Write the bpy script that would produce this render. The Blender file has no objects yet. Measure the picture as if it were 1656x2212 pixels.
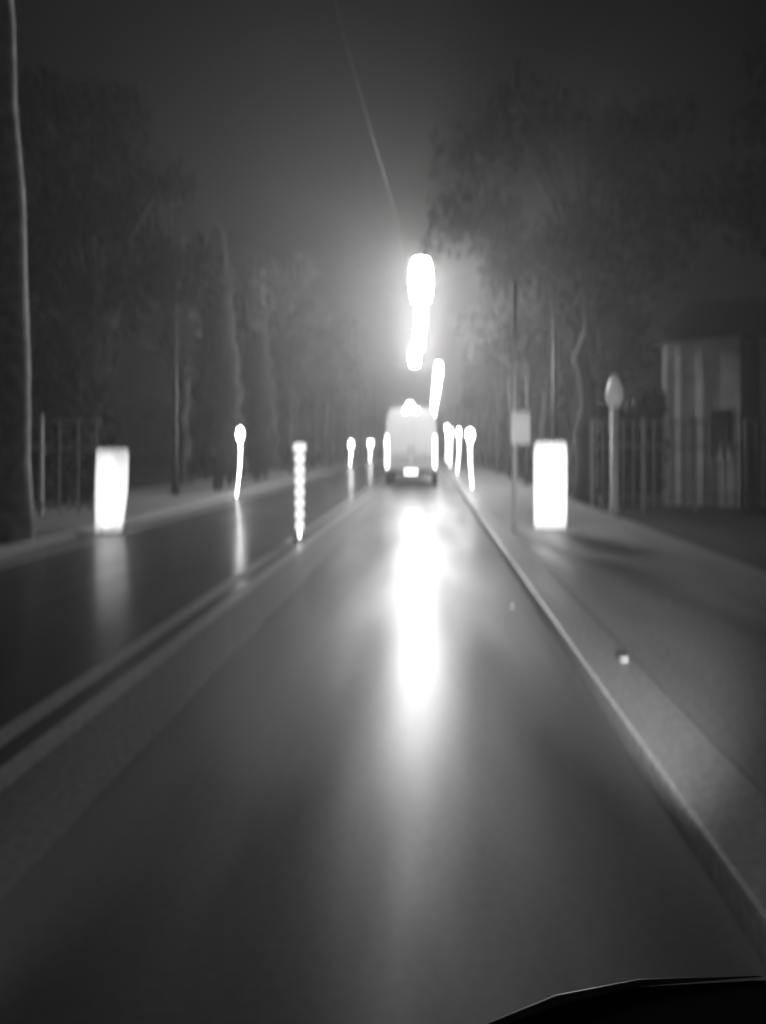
import bpy, bmesh, math, random
from mathutils import Vector, Matrix
R = math.radians
random.seed(7)
S = bpy.context.scene
COL = S.collection

# ------------------------------------------------------------------ camera
H = 1.5                      # eye height in metres
F = 1660.0                   # focal length in 1656x2212 units
cam_d = bpy.data.cameras.new('camera')
cam = bpy.data.objects.new('camera', cam_d); COL.objects.link(cam)
cam.location = (0, 0, H); cam.rotation_euler = (R(90), 0, 0)
cam_d.sensor_fit = 'VERTICAL'; cam_d.sensor_height = 36; cam_d.sensor_width = 27
cam_d.lens = 36 * F / 2212
cam_d.shift_x = -102 / 2212; cam_d.shift_y = -141 / 2212
cam_d.clip_start = 0.02; cam_d.clip_end = 1000
cam_d.dof.use_dof = True                 # near focus and stretched aperture soften the street in place of camera shake
cam_d.dof.focus_distance = 0.62
cam_d.dof.aperture_fstop = 3.2
cam_d.dof.aperture_ratio = 2.2
S.camera = cam

# ------------------------------------------------------------------ night sky, moon, exposure
w = bpy.data.worlds.new('World'); S.world = w; w.use_nodes = True
nt = w.node_tree; nt.nodes.clear()
out = nt.nodes.new('ShaderNodeOutputWorld'); bg = nt.nodes.new('ShaderNodeBackground')
sky = nt.nodes.new('ShaderNodeTexSky'); sky.sky_type = 'NISHITA'; sky.sun_disc = False
sky.sun_elevation = R(12); sky.sun_rotation = R(200)
bw = nt.nodes.new('ShaderNodeRGBToBW')
nt.links.new(sky.outputs[0], bw.inputs[0]); nt.links.new(bw.outputs[0], bg.inputs[0])
bg.inputs[1].default_value = 0.0012
nt.links.new(bg.outputs[0], out.inputs[0])
moon_d = bpy.data.lights.new('moon', 'SUN'); moon_d.energy = 0.004; moon_d.angle = R(10)
moon = bpy.data.objects.new('moon', moon_d); COL.objects.link(moon)
moon.rotation_euler = (R(78), 0, R(160))
S.view_settings.view_transform = 'Standard'; S.view_settings.look = 'None'
S.view_settings.exposure = -0.25; S.view_settings.gamma = 1
S.render.engine = 'CYCLES'
S.cycles.max_bounces = 4; S.cycles.volume_bounces = 0; S.cycles.diffuse_bounces = 2
S.cycles.glossy_bounces = 2; S.cycles.sample_clamp_indirect = 4
S.cycles.use_denoising = True

# ------------------------------------------------------------------ helpers
def P(x, y, z):
    """a point of the place: x to the right, y ahead, z up"""
    return Vector((x, y, z))

def mat(name, g, rough=0.7, var=0.35, scale=6.0, metallic=0.0, spec=0.5, bump=0.0, bscale=40):
    m = bpy.data.materials.new(name); m.use_nodes = True
    n = m.node_tree.nodes; l = m.node_tree.links; b = n['Principled BSDF']
    tc = n.new('ShaderNodeTexCoord'); no = n.new('ShaderNodeTexNoise')
    no.inputs['Scale'].default_value = scale; no.inputs['Detail'].default_value = 5
    l.new(tc.outputs['Object'], no.inputs['Vector'])
    r = n.new('ShaderNodeMapRange'); l.new(no.outputs['Fac'], r.inputs['Value'])
    r.inputs['From Min'].default_value = 0.25; r.inputs['From Max'].default_value = 0.75
    r.inputs['To Min'].default_value = g * (1 - var); r.inputs['To Max'].default_value = g * (1 + var)
    c = n.new('ShaderNodeCombineColor')
    for i in range(3): l.new(r.outputs[0], c.inputs[i])
    l.new(c.outputs[0], b.inputs['Base Color'])
    b.inputs['Roughness'].default_value = rough; b.inputs['Metallic'].default_value = metallic
    b.inputs['Specular IOR Level'].default_value = spec
    if bump:
        nb = n.new('ShaderNodeTexNoise'); nb.inputs['Scale'].default_value = bscale
        l.new(tc.outputs['Object'], nb.inputs['Vector'])
        bp = n.new('ShaderNodeBump'); bp.inputs['Strength'].default_value = bump
        bp.inputs['Distance'].default_value = 0.02
        l.new(nb.outputs['Fac'], bp.inputs['Height']); l.new(bp.outputs['Normal'], b.inputs['Normal'])
    return m

def wet(name, g, r0, r1, scale=0.8, var=0.3, bump=0.05, film=0.0, fr=0.14):
    m = mat(name, g, 0.3, var, 25, bump=bump, bscale=120)
    m.node_tree.nodes['Principled BSDF'].inputs['Coat Weight'].default_value = film
    m.node_tree.nodes['Principled BSDF'].inputs['Coat Roughness'].default_value = fr
    m.node_tree.nodes['Principled BSDF'].inputs['Coat IOR'].default_value = 1.33
    n = m.node_tree.nodes; l = m.node_tree.links; b = n['Principled BSDF']
    tc = n.new('ShaderNodeTexCoord'); no = n.new('ShaderNodeTexNoise')
    no.inputs['Scale'].default_value = scale; no.inputs['Detail'].default_value = 4
    mp = n.new('ShaderNodeMapping'); mp.inputs['Scale'].default_value = (2.2, 0.3, 1)   # wear along the wheel tracks
    l.new(tc.outputs['Object'], mp.inputs['Vector']); l.new(mp.outputs[0], no.inputs['Vector'])
    r = n.new('ShaderNodeMapRange'); l.new(no.outputs['Fac'], r.inputs['Value'])
    r.inputs['From Min'].default_value = 0.35; r.inputs['From Max'].default_value = 0.65
    r.inputs['To Min'].default_value = r0; r.inputs['To Max'].default_value = r1
    l.new(r.outputs[0], b.inputs['Roughness'])
    return m

def glow(name, strength, g=0.95):
    m = bpy.data.materials.new(name); m.use_nodes = True
    b = m.node_tree.nodes['Principled BSDF']
    b.inputs['Base Color'].default_value = (0.7, 0.7, 0.7, 1); b.inputs['Roughness'].default_value = 0.3
    b.inputs['Emission Color'].default_value = (g, g, g, 1); b.inputs['Emission Strength'].default_value = strength
    return m

M = dict(
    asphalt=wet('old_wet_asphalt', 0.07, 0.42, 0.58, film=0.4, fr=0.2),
    car_shade=wet('car_shade_wet_asphalt', 0.045, 0.46, 0.74, 0.7, film=0.4, fr=0.3),  # own vehicle's shadow on the lane, put into a darker asphalt colour
    lit_band=wet('lit_band_asphalt', 0.25, 0.5, 0.6, 2, 0.4),  # light beside that shadow, put into a paler asphalt colour
    paint=wet('road_paint', 0.62, 0.35, 0.5, 3, 0.35),
    paving=wet('wet_paving', 0.34, 0.4, 0.6, 1.5),
    kerb=wet('kerb_stone', 0.42, 0.4, 0.55, 2),
    earth=mat('dark_grass_earth', 0.035, 0.9, 0.5, 3, bump=0.5),
    bark=mat('bark', 0.07, 0.85, 0.45, 9, bump=0.8, bscale=14),
    pale_bark=mat('pale_bark', 0.5, 0.8, 0.45, 5, bump=0.6, bscale=10),
    leaf=mat('leaves', 0.035, 0.6, 0.5, 4),
    steel=mat('galvanised_steel', 0.5, 0.5, 0.2, 20),
    dark=mat('dark_painted_metal', 0.03, 0.5, 0.3, 10),
    pale=mat('pale_painted_metal', 0.5, 0.5, 0.25, 8),
    rail=mat('weathered_rail_paint', 0.2, 0.6, 0.3, 8),
    sign=mat('grey_sign_sheet', 0.75, 0.4, 0.12, 5),
    white=mat('white_body_paint', 0.72, 0.3, 0.08, 3),
    glass=mat('dark_glass', 0.02, 0.08, 0.1, 2),
    rubber=mat('rubber', 0.02, 0.8, 0.3, 20),
    plaster=mat('pale_plaster', 0.4, 0.9, 0.25, 2.2, bump=0.3),
    roof=mat('roof_tile', 0.08, 0.8, 0.4, 8),
    cab=mat('black_cab_plastic', 0.01, 0.85, 0.2, 30, spec=0.1),
    highlight=mat('highlight_grey', 0.25, 0.4, 0.3, 30),  # grey for the highlight painted along the dashboard edge
    glint=glow('glint_glow', 0.25),  # glow added for the glints on road and kerb
    reflector=mat('white_reflector', 0.85, 0.15, 0.1, 30),
    lantern=glow('lantern_glass', 250), far_lantern=glow('far_lantern_glass', 45),
    column=glow('light_column', 13),
    bulb=glow('light_column_head', 40),
    panel=glow('panel_tube', 8), soft_panel=glow('soft_panel_tube', 6),
    diffuser=None,
    beads=glow('bead_trail', 1.7),
    tail=glow('tail_lamp', 9),
    beacon=glow('roof_beacon', 40),
    weak=glow('dim_lantern', 0.1),
    plate=glow('lit_plate', 6),
)

dm = bpy.data.materials.new('frosted_diffuser'); dm.use_nodes = True
_n = dm.node_tree.nodes; _l = dm.node_tree.links; _n.clear()
_o = _n.new('ShaderNodeOutputMaterial'); _t = _n.new('ShaderNodeBsdfTranslucent'); _d = _n.new('ShaderNodeBsdfDiffuse'); _m = _n.new('ShaderNodeMixShader')
_t.inputs[0].default_value = (.85, .85, .85, 1); _d.inputs[0].default_value = (.8, .8, .8, 1); _m.inputs[0].default_value = 0.6
_l.new(_d.outputs[0], _m.inputs[1]); _l.new(_t.outputs[0], _m.inputs[2]); _l.new(_m.outputs[0], _o.inputs[0])
M['diffuser'] = dm

M['car_shade'].node_tree.nodes['Principled BSDF'].inputs['Specular IOR Level'].default_value = 0.75

def tag(o, label, cat, group=None):
    o['label'] = label; o['category'] = cat
    if group: o['group'] = group
    return o

def link(name, me, m, parent=None, smooth=False):
    o = bpy.data.objects.new(name, me); COL.objects.link(o)
    if m is not None and not me.materials: me.materials.append(m)
    if smooth:
        for p in me.polygons: p.use_smooth = True
    if parent is not None: o.parent = parent
    return o

def build(name, bm, m, parent=None, smooth=False):
    me = bpy.data.meshes.new(name); bm.to_mesh(me); bm.free()
    return link(name, me, m, parent, smooth)

def empty(name, loc, rz=0):
    o = bpy.data.objects.new(name, None); COL.objects.link(o)
    o.location = loc; o.rotation_euler = (0, 0, rz); o.empty_display_size = 0.2
    return o

def struct(o): o['kind'] = 'structure'; return o

def copy_tree(o, parent=None):
    c = o.copy(); COL.objects.link(c); c.parent = parent
    for ch in [x for x in o.children]: copy_tree(ch, c)
    return c

def box(bm, x0, x1, y0, y1, z0, z1, bevel=0.0):
    r = bmesh.ops.create_cube(bm, size=1.0)
    vs = r['verts']
    for v in vs:
        v.co = Vector(((x0 + x1) / 2 + v.co.x * (x1 - x0), (y0 + y1) / 2 + v.co.y * (y1 - y0), (z0 + z1) / 2 + v.co.z * (z1 - z0)))
    if bevel:
        es = list({e for v in vs for e in v.link_edges})
        bmesh.ops.bevel(bm, geom=es, offset=bevel, segments=2, affect='EDGES', profile=0.6)
    return bm

def bx(*a, **k): return box(bmesh.new(), *a, **k)

def tube(bm, pts, rad, seg=10, cap=True):
    pts = [Vector(p) for p in pts]
    if not hasattr(rad, '__len__'): rad = [rad] * len(pts)
    rings = []
    for i, p in enumerate(pts):
        d = (pts[min(i + 1, len(pts) - 1)] - pts[max(i - 1, 0)]).normalized()
        a = d.cross(Vector((0, 1, 0.01)))
        if a.length < 1e-3: a = d.cross(Vector((1, 0, 0)))
        a.normalize(); b = d.cross(a)
        rings.append([bm.verts.new(p + (a * math.cos(t) + b * math.sin(t)) * rad[i]) for t in [2 * math.pi * k / seg for k in range(seg)]])
    for i in range(len(rings) - 1):
        for k in range(seg):
            bm.faces.new((rings[i][k], rings[i][(k + 1) % seg], rings[i + 1][(k + 1) % seg], rings[i + 1][k]))
    if cap:
        bm.faces.new(rings[0][::-1]); bm.faces.new(rings[-1])
    return bm

def lathe(prof, seg=20):
    """a solid turned from (radius, height) pairs"""
    bm = bmesh.new(); rings = []
    for r, z in prof:
        rings.append([bm.verts.new((max(r, 1e-4) * math.cos(2 * math.pi * k / seg), max(r, 1e-4) * math.sin(2 * math.pi * k / seg), z)) for k in range(seg)])
    for i in range(len(rings) - 1):
        for k in range(seg):
            bm.faces.new((rings[i][k], rings[i][(k + 1) % seg], rings[i + 1][(k + 1) % seg], rings[i + 1][k]))
    bm.faces.new(rings[0][::-1]); bm.faces.new(rings[-1])
    return bm

def sheet(x0, x1, y0, y1, z, nx=1, ny=1, jag=0.0):
    bm = bmesh.new(); g = []
    for j in range(ny + 1):
        row = []
        for i in range(nx + 1):
            jx = random.uniform(-jag, jag) if i in (0, nx) else 0
            row.append(bm.verts.new((x0 + (x1 - x0) * i / nx + jx, y0 + (y1 - y0) * j / ny, z)))
        g.append(row)
    for j in range(ny):
        for i in range(nx):
            bm.faces.new((g[j][i], g[j][i + 1], g[j + 1][i + 1], g[j + 1][i]))
    return bm

# ------------------------------------------------------------------ the setting
XL, XR = -5.8, 0.97            # the two kerbs
FAR = 125
struct(build('ground', sheet(-140, 140, -12, 240, -0.02), M['earth']))
struct(build('road', sheet(XL, XR, -8, FAR, 0.0), M['asphalt']))
fr = struct(build('road_car_shade_strip', sheet(-1.42, 0.955, -8, 60, 0.004, 1, 120, 0.02), M['car_shade']))  # dark sheet drawn where the vehicle's own shadow lies
struct(build('road_lit_band_strip', sheet(-2.0, -1.415, -8, 60, 0.003, 1, 120, 0.015), M['lit_band']))  # pale sheet drawn where light falls next to the shadow edge
for x0 in (-2.27, -2.0):
    struct(build('centre_line', sheet(x0, x0 + 0.14, 0, FAR, 0.006, 1, 160, 0.006), M['paint']))
struct(build('edge_line', sheet(-5.4, -5.3, 0, FAR, 0.004, 1, 160, 0.006), M['paint']))
struct(build('pavement_left', bx(-9.5, XL - 0.16, -8, FAR, -0.3, 0.12), M['paving']))
struct(build('pavement_right', bx(XR + 0.36, 3.7, -8, FAR, -0.3, 0.12), M['paving']))
struct(build('kerb_left', bx(XL - 0.157, XL - 0.003, -8, FAR, -0.3, 0.125, bevel=0.02), M['kerb']))
struct(build('kerb_right', bx(XR + 0.003, XR + 0.357, -8, FAR, -0.3, 0.125, bevel=0.02), M['kerb']))

# ------------------------------------------------------------------ the lanterns hung over the lane
def wire(name, pts, r, label, group=None):
    o = build(name, tube(bmesh.new(), pts, r, 6), M['dark'], None, True)
    return tag(o, label, 'cable', group)

def sag(a, b, s, n=14):
    a, b = Vector(a), Vector(b)
    return [a.lerp(b, i / n) - Vector((0, 0, s * 4 * (i / n) * (1 - i / n))) for i in range(n + 1)]

LH = 6.3
lan = empty('hanging_lantern', (0, 0, 0))
build('glass', lathe([(0.14, -0.55), (0.24, -0.5), (0.28, -0.2), (0.27, 0.25), (0.2, 0.45), (0.1, 0.5)]), M['lantern'], lan, True)
hd = build('hood', lathe([(0.33, 0.452), (0.34, 0.48), (0.22, 0.6), (0.07, 0.7), (0.05, 0.78)]), M['dark'], lan, True)
build('hook', tube(bmesh.new(), [(0, 0, 0.77), (0, 0, 1.0)], 0.02, 6), M['dark'], hd)
names = ['nearest and highest', 'second nearest', 'third nearest', 'fourth nearest', 'fifth, set further over the lane,',
         'sixth', 'seventh', 'eighth', 'farthest and lowest']
LAN = [(-0.26, 22), (-0.34, 28), (-0.5, 34), (-0.8, 40), (0.52, 48), (0.5, 56), (0.48, 66), (0.45, 80), (0.42, 100)]
for i, (x, y) in enumerate(LAN):
    o = lan if i == 0 else copy_tree(lan)
    o.location = (x, y, LH)
    if i == 4:
        me_ = o.children[0].data if 'glass' in o.children[0].name else [c for c in o.children if 'glass' in c.name][0].data
        far_me = me_.copy(); far_me.materials[0] = M['far_lantern']
    if i >= 4:
        for c in o.children:
            if c.name.startswith('glass'): c.data = far_me
    q_ = [1.15, .8, .9, 1.0, .9, 1, 1, 1.1, 1.2][i]; o.scale = (q_, q_, q_)
    tag(o, 'glowing white lantern hung over the lane, %s in the row' % names[i].strip(','), 'lantern', 'lanterns hung over the road')
    mo = None
    for sx, mx in (('left', -7.3), ('right', 3.55)):
        pass
    cl = ['nearest', 'second', 'third', 'fourth', 'fifth', 'sixth', 'seventh', 'eighth', 'farthest'][i]
    wire('span_wire', sag((-7.3, y, 9.2), (x, y, LH + q_), 0.12) + sag((x, y, LH + q_), (3.55, y, 8.6), 0.06)[1:], 0.018,
         'thin dark span wire carrying the %s hanging lantern of the row' % cl, 'span wires')
    for mx, top, side in ((-7.3, 9.4, 'far pavement'), (3.55, 8.8, 'near pavement')):
        m_ = empty('mast', (mx, y, 0.12))
        build('pole', lathe([(0.1, 0), (0.1, 0.9), (0.07, 1.0), (0.05, top - 0.12)], 10), M['dark'], m_, True)
        build('base_plate', bx(-0.17, 0.17, -0.17, 0.17, 0, 0.03), M['dark'], m_)
        tag(m_, 'dark slim mast on the %s holding the %s span wire' % (side, cl), 'mast', 'span wire masts')
wire('messenger_cable', sag((-1.75, 8, 9.0), (-0.95, 22, 8.1), 0.2) + sag((-0.95, 22, 8.1), (-0.7, 60, 8.0), 0.5)[1:], 0.007,
     'long pale overhead cable running above the road towards the lanterns')

# ------------------------------------------------------------------ glowing column lamps along the pavements
def column_lamp(x, y, h, label, r=0.055, bend=0.06, head=2.2):
    t = empty('column_lamp', (x, y, 0.12 if x > XR or x < XL else 0.0))
    build('base', lathe([(r + 0.05, 0), (r + 0.05, 0.03), (r + 0.015, 0.05)], 14), M['dark'], t)
    n = 10; pts = [(bend * math.sin(math.pi * .62 * k / n), 0, .04 + (h - .34) * k / n) for k in range(n + 1)]
    build('light_tube', tube(bmesh.new(), pts, [r * (.5 + .5 * (k / n) ** 1.6) for k in range(n + 1)], 12), M['column'], t, True)
    hd = build('lamp_head', lathe([(r * 1.0, -.06), (r * head * .85, .05), (r * head, .16), (r * head * .75, .26), (r * .4, .31)], 16), M['bulb'], t, True)
    hd.location = (pts[-1][0], 0, h - .32)
    return tag(t, label, 'lamp', 'glowing column lamps along the pavements')
column_lamp(-5.7, 22.6, 2.05, 'slim glowing column lamp, nearest on the far pavement left of the beaded light trail', 0.042, 0.12, 2.6)
column_lamp(-5.92, 56.6, 1.75, 'glowing column lamp on the far pavement, left one of a close pair', 0.1, 0.1, 2.0)
column_lamp(-5.92, 75.5, 1.9, 'glowing column lamp on the far pavement, right one of a close pair', 0.14, 0.05, 2.3)
column_lamp(1.4, 25.5, 1.95, 'glowing column lamp on the near pavement behind the sign pole', 0.055, -0.08, 2.6)
column_lamp(1.4, 40, 2.3, 'second glowing column lamp along the near pavement, past the first', 0.075, 0.1, 1.5)
column_lamp(1.4, 54, 2.6, 'third and smaller glowing column lamp along the near pavement', 0.07)
column_lamp(-5.92, 102, 2.0, 'tiny far glowing column lamp on the far pavement next to the van side', 0.13)
column_lamp(1.62, 76, 3.4, 'tall far glowing column lamp on the near pavement beside the van', 0.12)

# dotted trail of a light, shaped as a made-up beaded post
bp = empty('beaded_light_trail', (-2.09, 12.3, 0.0))
build('foot', lathe([(0.12, 0.008), (0.12, 0.03), (0.06, 0.06)], 14), M['rubber'], bp)
build('stem', lathe([(0.018, 0.05), (0.018, 0.2)], 8), M['column'], bp)
for k in range(8):
    z = 0.24 + k * 0.178; rr = 0.078 + 0.002 * k + (0.02 if k == 7 else 0)
    if k: build('added_collar', lathe([(0.02, z - 0.09), (0.02, z - 0.066)], 8), M['dark'], bp)
    build('bead', lathe([(rr * .25, z - 0.066), (rr * .7, z - 0.052), (rr * .95, z - 0.03), (rr, z), (rr * .95, z + 0.03), (rr * .7, z + 0.052), (rr * .25, z + 0.066)], 14), M['beads'], bp, True)
tag(bp, 'dotted light trail shaped as stacked glowing beads on the double centre line', 'marker post')  # the post is made up, its beads stand in for a dotted light trail

# lit panels
def lit_panel(x, y, wd, h, label, z0, tubes, tw, lamp='panel'):
    """a frosted light box: lamp tubes inside a thin translucent case on a dark foot"""
    t = empty('light_box', (x, y, z0))
    bm = bmesh.new(); pr = []
    for k in range(28):
        a_ = 2 * math.pi * k / 28; c_, s_ = math.cos(a_), math.sin(a_)
        pr.append((wd / 2 * math.copysign(abs(c_) ** .55, c_), .17 * math.copysign(abs(s_) ** .7, s_)))
    lv = [(0.03, .8 if wd < .53 else .95), (.12, .86 if wd < .53 else .97), (h * .5, 1.0), (h - .1, 1.0), (h - .02, .97), (h, .85)]
    rs = [[bm.verts.new((p[0] * q - (.07 * (1 - z / h) ** 2 if wd < .53 else 0), p[1] * q, z)) for p in pr] for z, q in lv]
    for i in range(len(rs) - 1):
        for k in range(28): bm.faces.new((rs[i][k], rs[i][(k + 1) % 28], rs[i + 1][(k + 1) % 28], rs[i + 1][k]))
    bm.faces.new(rs[-1])
    build('frosted_case', bm, M['diffuser'], t, True)
    for dx in tubes:
        build('lamp_tube', tube(bmesh.new(), [(dx - .03, 0, .1), (dx, 0, h * .5), (dx + .005, 0, h - .12)], tw, 10), M[lamp], t, True)
    build('foot', bx(-wd * .38, wd * .38, -.12, .12, 0, .029, bevel=.008), M['dark'], t)
    return tag(t, label, 'light box')
lit_panel(2.0, 12.8, 0.54, 1.46, 'big blazing white upright light box on the near pavement beside the sign pole', 0.12, (-.15, 0, .15), .045)
lit_panel(-5.54, 13.4, 0.52, 1.46, 'blazing white upright light box at the far kerb beside the pale tree trunk', 0.0, (-.02,), .09, 'soft_panel')

# ------------------------------------------------------------------ sign pole and added kerb glints
sp = empty('sign_pole', (1.33, 12.4, 0.12))
sp.location.x = 1.36
build('pole', lathe([(0.038, 0), (0.038, 4.0), (0.02, 4.02)], 12), M['steel'], sp, True)
sg = build('sign_plate', bx(-0.06, 0.25, -0.052, -0.04, 1.42, 1.94, bevel=0.004), M['sign'], sp)
build('clamp', bx(-0.05, 0.05, -0.0395, 0.03, 1.55, 1.6), M['steel'], sg)
build('clamp', bx(-0.05, 0.05, -0.0395, 0.03, 1.78, 1.83), M['steel'], sg)
tag(sp, 'tall grey pole at the kerb with a plain upright sign plate', 'sign')
def glint(x, y, z, rz, label):
    t = empty('road_glint', (x, y, z), rz); t.scale = (.7, .7, .7)
    bm = bmesh.new(); box(bm, -0.045, 0.045, -0.05, 0.05, 0, 0.035, bevel=0.012)
    build('added_housing', bm, M['rail'], t)
    build('lens', bx(-0.03, 0.03, -0.056, -0.0505, 0.008, 0.028), M['glint'], t)  # bright glint turned into an added glowing part
    tag(t, label, 'road stud', 'added road glints')  # the stud is added in place of a glint
glint(0.76, 7.2, 0.002, 0.1, 'small added stud on the road near the foot of the sign pole')
glint(1.24, 4.95, 0.127, 0.1, 'small added stud on the kerb top nearest the camera')

# ------------------------------------------------------------------ the van ahead
def van(x, y):
    t = empty('delivery_van', (x, y, 0))
    W, L, T = 2.06, 5.4, 3.02
    bm = bmesh.new()
    pr = [(-W/2, 0.45), (-W/2 - 0.0, 1.6), (-W/2 + 0.05, 2.6), (-W/2 + 0.18, T - 0.08), (-W/2 + 0.4, T)]
    pr = pr + [(-a, b) for a, b in pr[::-1]]
    def ring(yy, sc=1.0, cut=None):
        return [bm.verts.new((a * sc, yy, min(b, cut) if cut else b)) for a, b in pr]
    rs = [ring(0.03, 0.985), ring(0.12), ring(L - 1.6), ring(L - 0.9, 0.97, 2.2), ring(L, 0.9, 1.25)]
    n = len(pr)
    for i in range(len(rs) - 1):
        for k in range(n):
            bm.faces.new((rs[i][k], rs[i][(k + 1) % n], rs[i + 1][(k + 1) % n], rs[i + 1][k]))
    bm.faces.new(rs[0][::-1]); bm.faces.new(rs[-1])
    bmesh.ops.recalc_face_normals(bm, faces=bm.faces)
    build('body', bm, M['white'], t)
    for s in (-1, 1):
        d = build('rear_door', bx(min(s * 0.012, s * 0.86), max(s * 0.012, s * 0.86), 0.0, 0.028, 0.66, 2.86, bevel=0.01), M['white'], t)
        for zz in (0.95, 1.75, 2.55):
            build('hinge', bx(min(s * 0.8, s * 0.87), max(s * 0.8, s * 0.87), -0.014, -0.001, zz, zz + 0.09), M['steel'], d)
        build('lower_panel', bx(min(s * 0.04, s * 0.78), max(s * 0.04, s * 0.78), -0.008, -0.001, 0.72, 1.22, bevel=0.002), M['steel'], d)
        build('handle', bx(min(s * 0.05, s * 0.1), max(s * 0.05, s * 0.1), -0.03, -0.001, 1.28, 1.5, bevel=0.006), M['dark'], d)
        tl = build('tail_light', bx(min(s * 0.885, s * 0.995), max(s * 0.885, s * 0.995), -0.03, 0.028, 0.7, 1.9, bevel=0.015), M['tail'], t)
        for yy in (1.0, L - 1.1):
            wh = build('wheel', lathe([(0.2, -0.11), (0.34, -0.1), (0.36, -0.05), (0.36, 0.05), (0.34, 0.1), (0.2, 0.11)], 24), M['rubber'], t, True)
            wh.rotation_euler = (0, R(90), 0); wh.location = (s * (W / 2 - 0.1), yy, 0.36)
    build('bumper', bx(-W/2, W/2, -0.12, 0.02, 0.42, 0.62, bevel=0.03), M['dark'], t)
    build('number_plate', bx(-0.26, 0.26, -0.135, -0.121, 0.46, 0.58, bevel=0.002), M['plate'], t)
    build('roof_beacon', lathe([(0.07, T), (0.16, T + 0.01), (0.15, T + 0.14), (0.09, T + 0.2)], 14), M['beacon'], t, True).location = (-0.05, 0.5, 0)
    build('marker_lamp', bx(-0.3, -0.14, -0.02, 0.029, 2.88, 2.95), M['beacon'], t)
    build('marker_lamp', bx(0.14, 0.3, -0.02, 0.029, 2.88, 2.95), M['beacon'], t)
    return tag(t, 'white high-roofed delivery van ahead with glowing tail lights', 'van')
van(-0.75, 30)

# ------------------------------------------------------------------ railings
def railing(x0, x1, y, top, step, label, bm_mat):
    t = empty('railing', (x0, y, 0.0))
    L = x1 - x0
    for z in (top - 0.06, top - 0.62, 0.3):
        build('rail', bx(0, L, -0.022, 0.022, z, z + 0.05), bm_mat, t)
    bar = None; n = int(L / step)
    for k in range(n + 1):
        if k % 5 == 0:
            build('post', bx(k * step - 0.04, k * step + 0.04, -0.04, 0.04, -0.02, top + 0.08, bevel=0.01), bm_mat, t)
        else:
            if bar is None:
                bar = build('bar', tube(bmesh.new(), [(0, 0, 0.1), (0, 0, top + 0.02)], 0.018, 6), bm_mat, t)
                b = bar
            else:
                b = bar.copy(); COL.objects.link(b); b.parent = t
            b.location = (k * step, 0.0, 0)
    return tag(t, label, 'railing')
railing(-13.6, -6.7, 15.6, 2.05, 0.38, 'pale upright-barred railing beside the pale tree trunk', M['pale'])
railing(3.8, 8.6, 18.0, 2.1, 0.24, 'upright-barred railing in front of the pale house', M['rail'])

# post with pointed head
pt = empty('pointed_post', (4.08, 17.0, -0.02))
build('shaft', lathe([(0.13, 0), (0.13, 0.2), (0.1, 0.25), (0.1, 2.4)], 14), M['pale'], pt, True)
build('head', lathe([(0.12, 2.4), (0.19, 2.55), (0.2, 2.7), (0.13, 2.95), (0.03, 3.12)], 16), M['weak'], pt, True)
tag(pt, 'pale post with a dimly glowing pointed head standing by the railing', 'post lamp')

# ------------------------------------------------------------------ house on the near side
hs = empty('house', (6.15, 20.4, -0.02), R(-30))
WT = 4.3
build('wall', bx(0, 1.95, 0, 3, 0, WT), M['plaster'], hs)
build('wall', bx(2.35, 7.5, 0.5, 3, 0, WT), M['plaster'], hs)
build('recess', bx(1.95, 2.35, 1.6, 3, 0, WT - 0.1), M['dark'], hs)
for x in (0.02, 0.36, 0.92):
    build('pilaster', bx(x, x + 0.16, -0.09, -0.003, 0, WT - 0.2, bevel=0.01), M['plaster'], hs)
wn = build('window', bx(1.25, 1.75, -0.02, -0.003, 1.2, 2.5), M['glass'], hs)
build('frame', bx(1.2, 1.8, -0.03, -0.021, 1.14, 1.2), M['pale'], wn); build('frame', bx(1.2, 1.8, -0.03, -0.021, 2.5, 2.56), M['pale'], wn)
dr = build('door', bx(3.0, 3.9, 0.44, 0.497, 0, 2.15, bevel=0.01), M['dark'], hs)
build('handle', bx(3.08, 3.12, 0.38, 0.439, 1.0, 1.15), M['steel'], dr)
bm = bmesh.new()
v = [bm.verts.new(p) for p in [(-0.3, -0.35, WT + 0.003), (7.8, -0.35, WT + 0.003), (7.8, 3.3, WT + 0.003), (-0.3, 3.3, WT + 0.003), (0.4, 1.5, WT + 1.2), (7.0, 1.5, WT + 1.2)]]
for f in ((0, 1, 5, 4), (1, 2, 5), (2, 3, 4, 5), (3, 0, 4), (3, 2, 1, 0)): bm.faces.new([v[i] for i in f])
rf = build('roof', bm, M['roof'], hs)
build('chimney', bx(5.2, 5.8, 1.2, 1.8, WT + 0.6, WT + 2.0), M['plaster'], rf)
tag(hs, 'low pale plastered house with pilasters behind the railing', 'house')

# ------------------------------------------------------------------ trees
def leaf_mesh(seed, rx, rz, n, size):
    rnd = random.Random(seed); vs, fs = [], []
    clumps = []
    for k in range(26):
        while True:
            p = Vector((rnd.uniform(-1, 1), rnd.uniform(-1, 1), rnd.uniform(-1, 1)))
            if 0.25 < p.length < 1: break
        clumps.append((Vector((p.x * rx, p.y * rx, p.z * rz)), rnd.uniform(0.45, 0.95)))
    for i in range(n):
        c, cr = clumps[rnd.randrange(len(clumps))]
        g_ = lambda q: max(-2.1 * q, min(2.1 * q, rnd.gauss(0, q)))
        p = c + Vector((g_(.5), g_(.5), g_(.42))) * cr
        a = Vector((rnd.gauss(0, 1), rnd.gauss(0, 1), rnd.gauss(0, 1))).normalized()
        b = a.orthogonal().normalized(); s = size * rnd.uniform(.6, 1.3)
        k = len(vs); vs += [p - a * s, p + b * s * .5, p + a * s, p - b * s * .5]; fs.append((k, k + 1, k + 2, k + 3))
    me = bpy.data.meshes.new('crown'); me.from_pydata(vs, [], fs); me.materials.append(M['leaf']); return me, clumps

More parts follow.
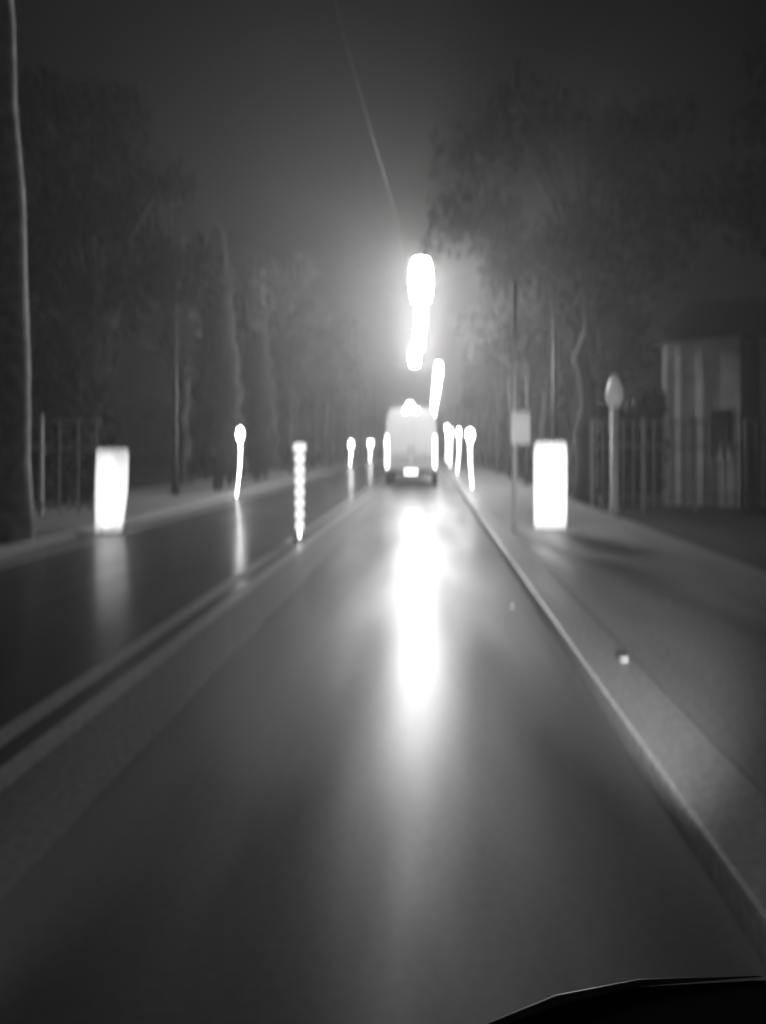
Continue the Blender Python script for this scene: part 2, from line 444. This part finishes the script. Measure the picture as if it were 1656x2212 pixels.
def trunk_mesh(seed, h, r, top, clumps, m):
    rnd = random.Random(seed); bm = bmesh.new()
    pts = [(0, 0, -0.1)]; rad = [r * 1.35]
    for k in range(1, 9):
        pts.append((rnd.uniform(-.05, .05) * k * .6, rnd.uniform(-.05, .05) * k * .6, h * k / 8)); rad.append(r * (1 - .06 * k))
    tube(bm, pts, rad, 12)
    base = Vector(pts[-1])
    for c, cr in clumps[::2]:
        e = Vector((c.x, c.y, c.z + top)); mid = base.lerp(e, .5) + Vector((0, 0, .3))
        tube(bm, [base - Vector((0, 0, rnd.uniform(.1, 1.2))), mid, e], [r * .42, r * .25, .02], 6)
    me = bpy.data.meshes.new('trunk'); bm.to_mesh(me); bm.free(); me.materials.append(m)
    for p in me.polygons: p.use_smooth = True
    return me
KIND = []
for s_, (h, r, rx, rz, n) in enumerate([(4.4, .21, 2.6, 2.4, 5200), (4.8, .26, 3.2, 3.0, 6500), (3.4, .18, 2.2, 3.2, 5200), (10.2, .23, 2.6, 1.9, 4500)]):
    top = h + rz * .75
    lm, cl = leaf_mesh(10 + s_, rx, rz, n, .19)
    KIND.append((lm, trunk_mesh(20 + s_, h, r, top, cl, M['bark']), top, trunk_mesh(20 + s_, h, r, top, cl, M['pale_bark'])))
def tree(x, y, k, sc, rz, label, pale=False):
    t = empty('street_tree', (x, y, 0.1 if -9.5 < x < 3.7 else -0.02), rz); t.scale = (sc, sc, sc)
    lm, tm, top, pm = KIND[k]
    link('trunk', pm if pale else tm, None, t)
    c = link('crown', lm, None, t); c.location = (0, 0, top)
    return tag(t, label, 'tree', 'trees along the road')
tree(-6.15, 11.3, 3, 1.0, 0.4, 'tree with a pale broad trunk at the far edge of the picture', True)
tree(-8.6, 19.5, 1, 1.0, 1.9, 'dark tree behind the far pavement, nearest after the pale trunk')
tree(-8.9, 28, 0, 1.1, 3.1, 'dark tree on the far side, second after the pale trunk')
tree(-8.4, 37, 1, 1.05, 4.4, 'dark tree on the far side, third after the pale trunk')
tree(-8.6, 48, 2, 1.2, 0.9, 'dark tree on the far side, fourth after the pale trunk')
tree(-8.8, 64, 1, 1.2, 2.2, 'farthest dark tree along the far pavement')
tree(4.7, 25, 2, 1.0, 0.6, 'dark tree on the near side just past the house railing')
tree(4.9, 33, 1, 1.0, 1.5, 'dark tree on the near side, second past the railing')
tree(4.8, 43, 0, 1.2, 2.7, 'dark tree on the near side, third past the railing')
tree(5.0, 56, 2, 1.2, 3.9, 'farthest dark tree along the near pavement')
tree(9.6, 15.5, 1, 1.1, 5.2, 'tall dark tree standing in front of the pale house')
def hedge(x0, x1, y, d, h, n, label):
    rnd = random.Random(int(x0 * 10)); t = empty('tall_hedge', ((x0 + x1) / 2, y, -0.02)); vs, fs = [], []
    L = (x1 - x0) / 2
    for i in range(n):
        x = rnd.uniform(-L, L); zt = h * (1 + .07 * math.sin(x * 2.3) + .05 * math.sin(x * 5.1))
        p = Vector((x, rnd.uniform(-d, d) * (1 - .3 * rnd.random()), zt * rnd.random() ** .7))
        a = Vector((rnd.gauss(0, 1), rnd.gauss(0, 1), rnd.gauss(0, 1))).normalized(); b = a.orthogonal().normalized(); s = rnd.uniform(.06, .13)
        k = len(vs); vs += [p - a * s, p + b * s * .6, p + a * s, p - b * s * .6]; fs.append((k, k + 1, k + 2, k + 3))
    me = bpy.data.meshes.new('foliage'); me.from_pydata(vs, [], fs); link('foliage', me, M['leaf'], t)
    bm = bmesh.new()
    for k in range(int(2 * L / .6)):
        x = -L + .3 + k * .6; tube(bm, [(x, 0, 0), (x + .05, .02, h * .4), (x - .05, 0, h * .8)], [.04, .03, .01], 5)
    build('stems', bm, M['bark'], t)
    return tag(t, label, 'hedge')
def cypress(x, y, h, r, label):
    rnd = random.Random(int(y * 7)); t = empty('cypress_tree', (x, y, 0.1)); vs, fs = [], []
    for i in range(9000):
        u = rnd.random() ** .8; z = .5 + (h - .5) * u; rr = r * (1 - u) ** .55 * (1 + .18 * math.sin(9 * u + 3 * math.sin(17 * u)))
        q = rnd.uniform(0, 6.283); d = rr * rnd.random() ** .35
        p = Vector((d * math.cos(q), d * math.sin(q), z)); a = Vector((rnd.gauss(0, .4), rnd.gauss(0, .4), 1)).normalized(); b = a.orthogonal().normalized(); b.rotate(Matrix.Rotation(q, 3, 'Z')); s = rnd.uniform(.09, .2)
        k = len(vs); vs += [p - a * s, p + b * s * .45, p + a * s, p - b * s * .45]; fs.append((k, k + 1, k + 2, k + 3))
    me = bpy.data.meshes.new('crown'); me.from_pydata(vs, [], fs); link('crown', me, M['leaf'], t)
    build('trunk', tube(bmesh.new(), [(0, 0, -.1), (.03, 0, h * .4), (0, 0, h * .85)], [.16, .1, .02], 10), M['bark'], t, True)
    return tag(t, label, 'tree')
cypress(-6.75, 24.4, 8.3, .85, 'tall dark pointed cypress behind the slim column lamp')
cypress(-7.1, 31.5, 7.4, .9, 'shorter dark cypress standing just past the pointed one')
tree(3.95, 19.6, 1, 1.05, 0.2, 'big dark tree with a thick trunk between the lit box and the house')
hedge(-15.5, -7.4, 17.6, 0.7, 4.3, 14000, 'tall dark hedge behind the railing beside the pale tree trunk')
hedge(4.3, 5.9, 19.5, 0.45, 2.7, 5000, 'dark hedge filling the corner between the pointed post and the house')
# wood closing the end of the road
rnd = random.Random(5); vs, fs = [], []
for i in range(16000):
    x = rnd.uniform(-60, 60); zt = 7.5 + 2.2 * math.sin(x * .21) + 1.6 * math.sin(x * .53 + 1)
    p = Vector((x, 128 + rnd.uniform(0, 8), zt * math.sqrt(rnd.random())))
    a = Vector((rnd.gauss(0, 1), rnd.gauss(0, 1), rnd.gauss(0, 1))).normalized(); b = a.orthogonal().normalized(); s = rnd.uniform(.3, .6)
    k = len(vs); vs += [p - a * s, p + b * s * .6, p + a * s, p - b * s * .6]; fs.append((k, k + 1, k + 2, k + 3))
me = bpy.data.meshes.new('wood'); me.from_pydata(vs, [], fs)
wd = link('far_wood', me, M['leaf']); wd['kind'] = 'stuff'
wd['label'] = 'dark mass of trees closing the end of the road'; wd['category'] = 'wood'

# ------------------------------------------------------------------ our own vehicle: dashboard corner, front panel, headlights
cb = empty('vehicle_cab', (0, 0, 0))
prof = [(-0.04, 0.98), (0.0, 1.016), (0.045, 1.043), (0.10, 1.0645), (0.165, 1.0785), (0.26, 1.0835), (0.42, 1.08), (0.6, 1.07), (0.75, 1.02), (0.8, 0.96)]
bm = bmesh.new()
ra = [bm.verts.new((a, 0.6, b)) for a, b in prof] + [bm.verts.new((0.8, 0.6, 0.8)), bm.verts.new((-0.04, 0.6, 0.8))]
rb = [bm.verts.new((a + .02, 0.3, b - 0.02)) for a, b in prof] + [bm.verts.new((0.8, 0.3, 0.8)), bm.verts.new((-0.04, 0.3, 0.8))]
n = len(ra)
for k in range(n): bm.faces.new((ra[k], ra[(k + 1) % n], rb[(k + 1) % n], rb[k]))
bm.faces.new(ra); bm.faces.new(rb[::-1])
bmesh.ops.recalc_face_normals(bm, faces=bm.faces)
db = build('dashboard', bm, M['cab'], cb)
build('highlight_strip', tube(bmesh.new(), [(a, 0.603, b + 0.001) for a, b in prof[1:6]], [.0015, .003, .004, .0025, .0004], 8), M['highlight'], db, True)  # highlight on the dashboard edge, added as a thin pale strip that tapers off
build('front_panel', bx(-1.1, 0.85, 0.1, 0.78, 0.4, 0.8, bevel=0.06), M['cab'], cb)
build('bumper', bx(-1.12, 0.87, 0.05, 0.86, 0.25, 0.399, bevel=0.04), M['cab'], cb)
for x in (-0.9, 0.65):
    wh = build('wheel', lathe([(0.2, -0.1), (0.3, -0.09), (0.31, 0), (0.3, 0.09), (0.2, 0.1)], 20), M['rubber'], cb, True)
    wh.rotation_euler = (0, R(90), 0); wh.location = (x, 0.2, 0.31)
    hl = build('headlight', lathe([(0.05, 0), (0.085, 0.02), (0.08, 0.05), (0.03, 0.06)], 16), M['reflector'], cb, True)
    hl.rotation_euler = (R(-90), 0, 0); hl.location = (x * 0.9, 0.781, 0.62)
    ld = bpy.data.lights.new('headlight_beam', 'SPOT'); ld.energy = 2100; ld.spot_size = R(34); ld.spot_blend = 1.0; ld.shadow_soft_size = 0.06
    lo = bpy.data.objects.new('headlight_beam', ld); COL.objects.link(lo); lo.parent = cb
    lo.location = (x * 0.9, 0.9, 0.62); lo.rotation_euler = (R(91.5), 0, R(-8) if x > 0 else R(-2))
tag(cb, 'black curved dashboard with an edge highlight added as a pale strip at the bottom corner', 'vehicle')

# ------------------------------------------------------------------ night haze
hz = build('haze', bx(-150, 150, -20, 250, -1.1, 15.5), None)
hz['kind'] = 'stuff'
hm = bpy.data.materials.new('haze'); hm.use_nodes = True; hn = hm.node_tree; hn.nodes.clear()
ho = hn.nodes.new('ShaderNodeOutputMaterial'); hv = hn.nodes.new('ShaderNodeVolumePrincipled')
hv.inputs['Color'].default_value = (0.9, 0.9, 0.9, 1); hv.inputs['Density'].default_value = 0.007
hv.inputs['Anisotropy'].default_value = 0.62
hn.links.new(hv.outputs[0], ho.inputs['Volume']); hz.data.materials.append(hm)
hz.display_type = 'WIRE'
